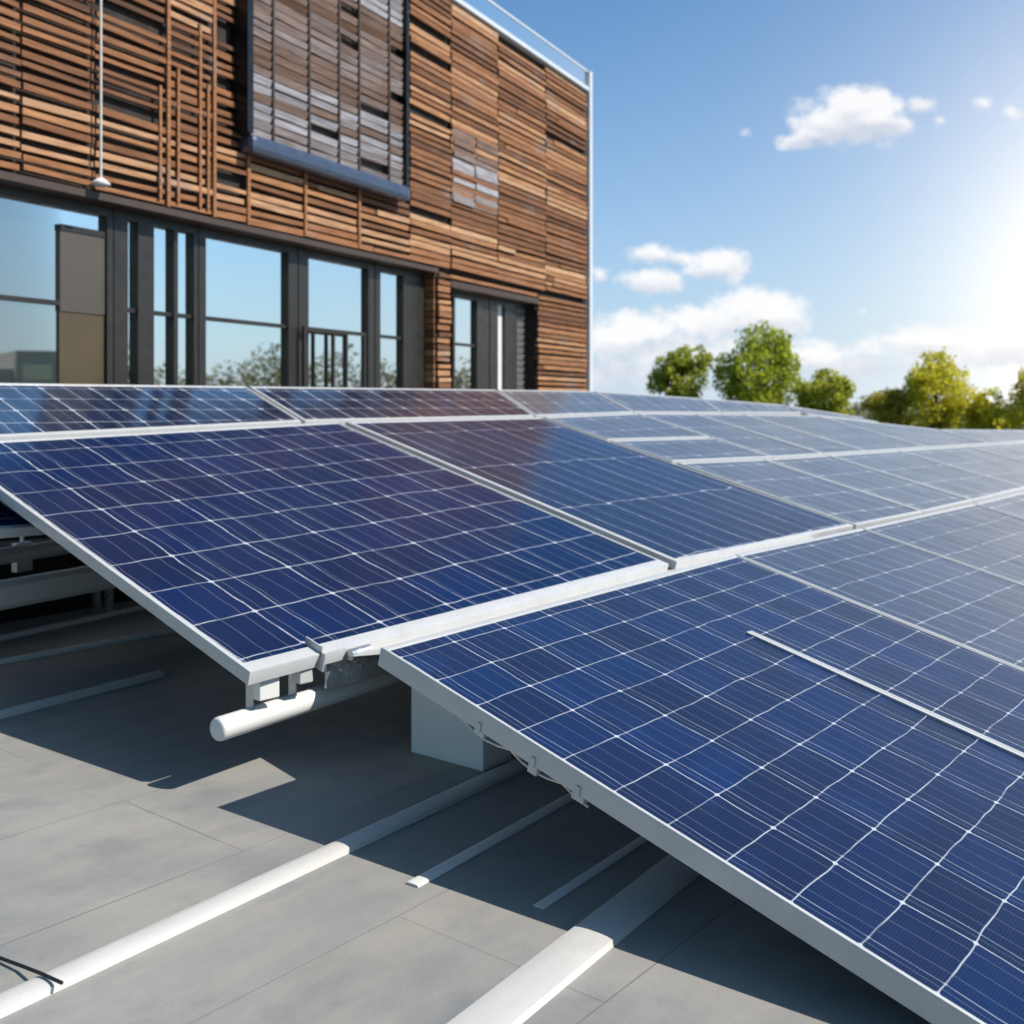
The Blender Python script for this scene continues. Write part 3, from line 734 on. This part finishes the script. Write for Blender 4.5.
strip((0, 664), (185, 630), .055, .03, M['white'], 'deck_strip', 'thin pale strip in deep shade, second below the beam at the left', 'strip', 1.0, 1.2)
strip((412, 886), (590, 787), .055, .008, M['white'], 'deck_strip', 'narrow flat strip standing in for a sunlit streak between the two broad white strips', 'strip', 0, .4)  # white strip stands in for a streak of sunlight on the deck
strip((538, 908), (640, 842), .040, .006, M['white'], 'deck_strip', 'short narrow flat strip standing in for a sunlit streak beside the broad bottom strip', 'strip', 0, .1)  # second sunlit streak, likewise built as a pale strip
k = MB(); k.tube([at_h(-60, 940, .012), at_h(0, 958, .012), at_h(22, 966, .018), at_h(40, 973, .032), at_h(62, 983, .036)], .005, 8); cb = k.build('cable', M['black'], smooth=True)
tag(cb, 'black cable end lying on the deck at the lower left', 'cable')

# ------------------------------------------------------------------ trees and the far wood
def leafy(mb, lobes, n, size, r):
    tot = sum(w for *_, w in lobes)
    for (c, rx, ry, rz, w) in lobes:
        for _ in range(int(n * w / tot)):
            while True:
                d = V((r.gauss(0, 1), r.gauss(0, 1), r.gauss(0, 1)))
                if d.length > .01: break
            d.normalize(); rad = r.uniform(.35, 1) ** .45
            nz = NZ.noise(V((c.x, c.y, c.z)) * 3.1 + d * 2.3)
            rad *= 1 + .30 * nz
            p = V(c) + V((d.x * rx, d.y * ry, d.z * rz)) * rad
            if NZ.noise(p * 1.25) < -.22: continue
            a = V((r.gauss(0, 1), r.gauss(0, 1), r.gauss(0, 1))).normalized(); nn = (d + a * .9).normalized()
            t = nn.orthogonal().normalized(); q = nn.cross(t); sz = size * r.uniform(.6, 1.35)
            mb.face([p - t * sz, p - q * sz * .6 + t * sz * .1, p + t * sz, p + q * sz * .6])
def tree(px, top, base_y, half_w, dist, mat, label, seed, n=7000, name='leafy_tree', lean=0.):
    """crown from picture extents at its own distance; trunk down to the ground"""
    r = random.Random(seed); x = (px - 512) / F * dist; zt = CAMH + (HY - top) / F * dist; zb = CAMH + (HY - base_y) / F * dist; W = half_w / F * dist
    g = -4.6; root = thing(name, (x, dist, g), label, 'tree', 'trees beyond the roof')
    k = MB(); H = zt - g; zc = (zt + zb) / 2; hz = (zt - zb) / 2
    tr = max(.14, H * .022)
    k.tube([(x, dist, g), (x + .05, dist, g + (zb - g) * .5), (x - .06, dist + .05, zb + hz * .3), (x, dist, zc + hz * .55)], [tr * 1.3, tr, tr * .7, tr * .2], 9)
    lobes = []
    nl = 13
    for i in range(nl):
        an = r.uniform(0, 2 * math.pi); hh = r.uniform(-.85, .78); rr = math.sqrt(max(.05, 1 - abs(hh) ** 2.2)) * r.uniform(.35, .72)
        c = V((x + math.cos(an) * rr * W, dist + math.sin(an) * rr * W, zc + hh * hz * .8)); s_ = r.uniform(.26, .44)
        lobes.append((c, W * s_, W * s_, hz * s_ * .95, s_ ** 2))
        k.tube([(x, dist, zb + (c.z - zb) * .35), ((x + c.x) / 2, (dist + c.y) / 2, (zb + c.z * 2) / 3 + .05), c], [tr * .5, tr * .3, tr * .1], 6)
    lobes.append((V((x, dist, zc)), W * .62, W * .62, hz * .72, .5))
    lobes.append((V((x + lean, dist, zt - hz * .42)), W * .42, W * .42, hz * .42, .22))
    k.build('trunk', M['bark'], root)
    c = MB(); leafy(c, lobes, n, .0052 * dist / 2 * .75, r); c.build('crown', mat, root)
    return root
tree(683, 345, 422, 37, 62, M['leaf_mid'], 'small round green tree just right of the building', 11, 7000)
tree(759, 322, 428, 54, 60, M['leaf_green'], 'tall broad green tree, the highest beyond the roof', 12, 12000)
tree(824, 368, 432, 37, 58, M['leaf_mid'], 'low round green tree at the right foot of the tallest tree', 13, 7000)
tree(937, 346, 446, 47, 56, M['leaf_backlit'], 'backlight-gilded green tree standing alone at the right', 14, 9000)
tree(888, 388, 446, 32, 57, M['leaf_brown'], 'brownish bushy tree left of the backlight-gilded tree', 15, 5000)
tree(992, 388, 446, 32, 55, M['leaf_backlit'], 'low backlight-gilded bush tree right of the backlight-gilded tree', 16, 5000)
tree(1036, 368, 446, 30, 54, M['leaf_backlit'], 'backlight-yellowed tree cut by the right edge of the photo', 17, 4500)
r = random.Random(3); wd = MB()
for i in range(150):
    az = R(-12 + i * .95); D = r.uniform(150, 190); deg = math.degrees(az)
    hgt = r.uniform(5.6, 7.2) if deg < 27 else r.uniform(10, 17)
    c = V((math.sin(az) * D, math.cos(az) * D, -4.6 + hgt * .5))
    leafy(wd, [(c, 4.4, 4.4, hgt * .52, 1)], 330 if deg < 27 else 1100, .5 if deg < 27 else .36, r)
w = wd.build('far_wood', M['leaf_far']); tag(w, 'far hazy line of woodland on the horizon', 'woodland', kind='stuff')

nb = thing('neighbour_block', (92, 33, -4.6), 'pale flat roofed block mirrored in the tall window at the left', 'building')
k = MB(); k.box((92, 33.5, .9), (6, 0, 0), (0, 3.6, 0), (0, 0, 5.5)); k.box((92, 27.5, .1), (5, 0, 0), (0, 2.4, 0), (0, 0, 4.7)); k.build('wall', M['conc'], nb)
for y_ in (31.6, 35.2):
    for z_ in (-1.5, 1.5, 4.5):
        k = MB(); k.box((85.97, y_, z_), (.06, 0, 0), (0, 1.2, 0), (0, 0, .7)); k.build('window', M['pane'], nb)
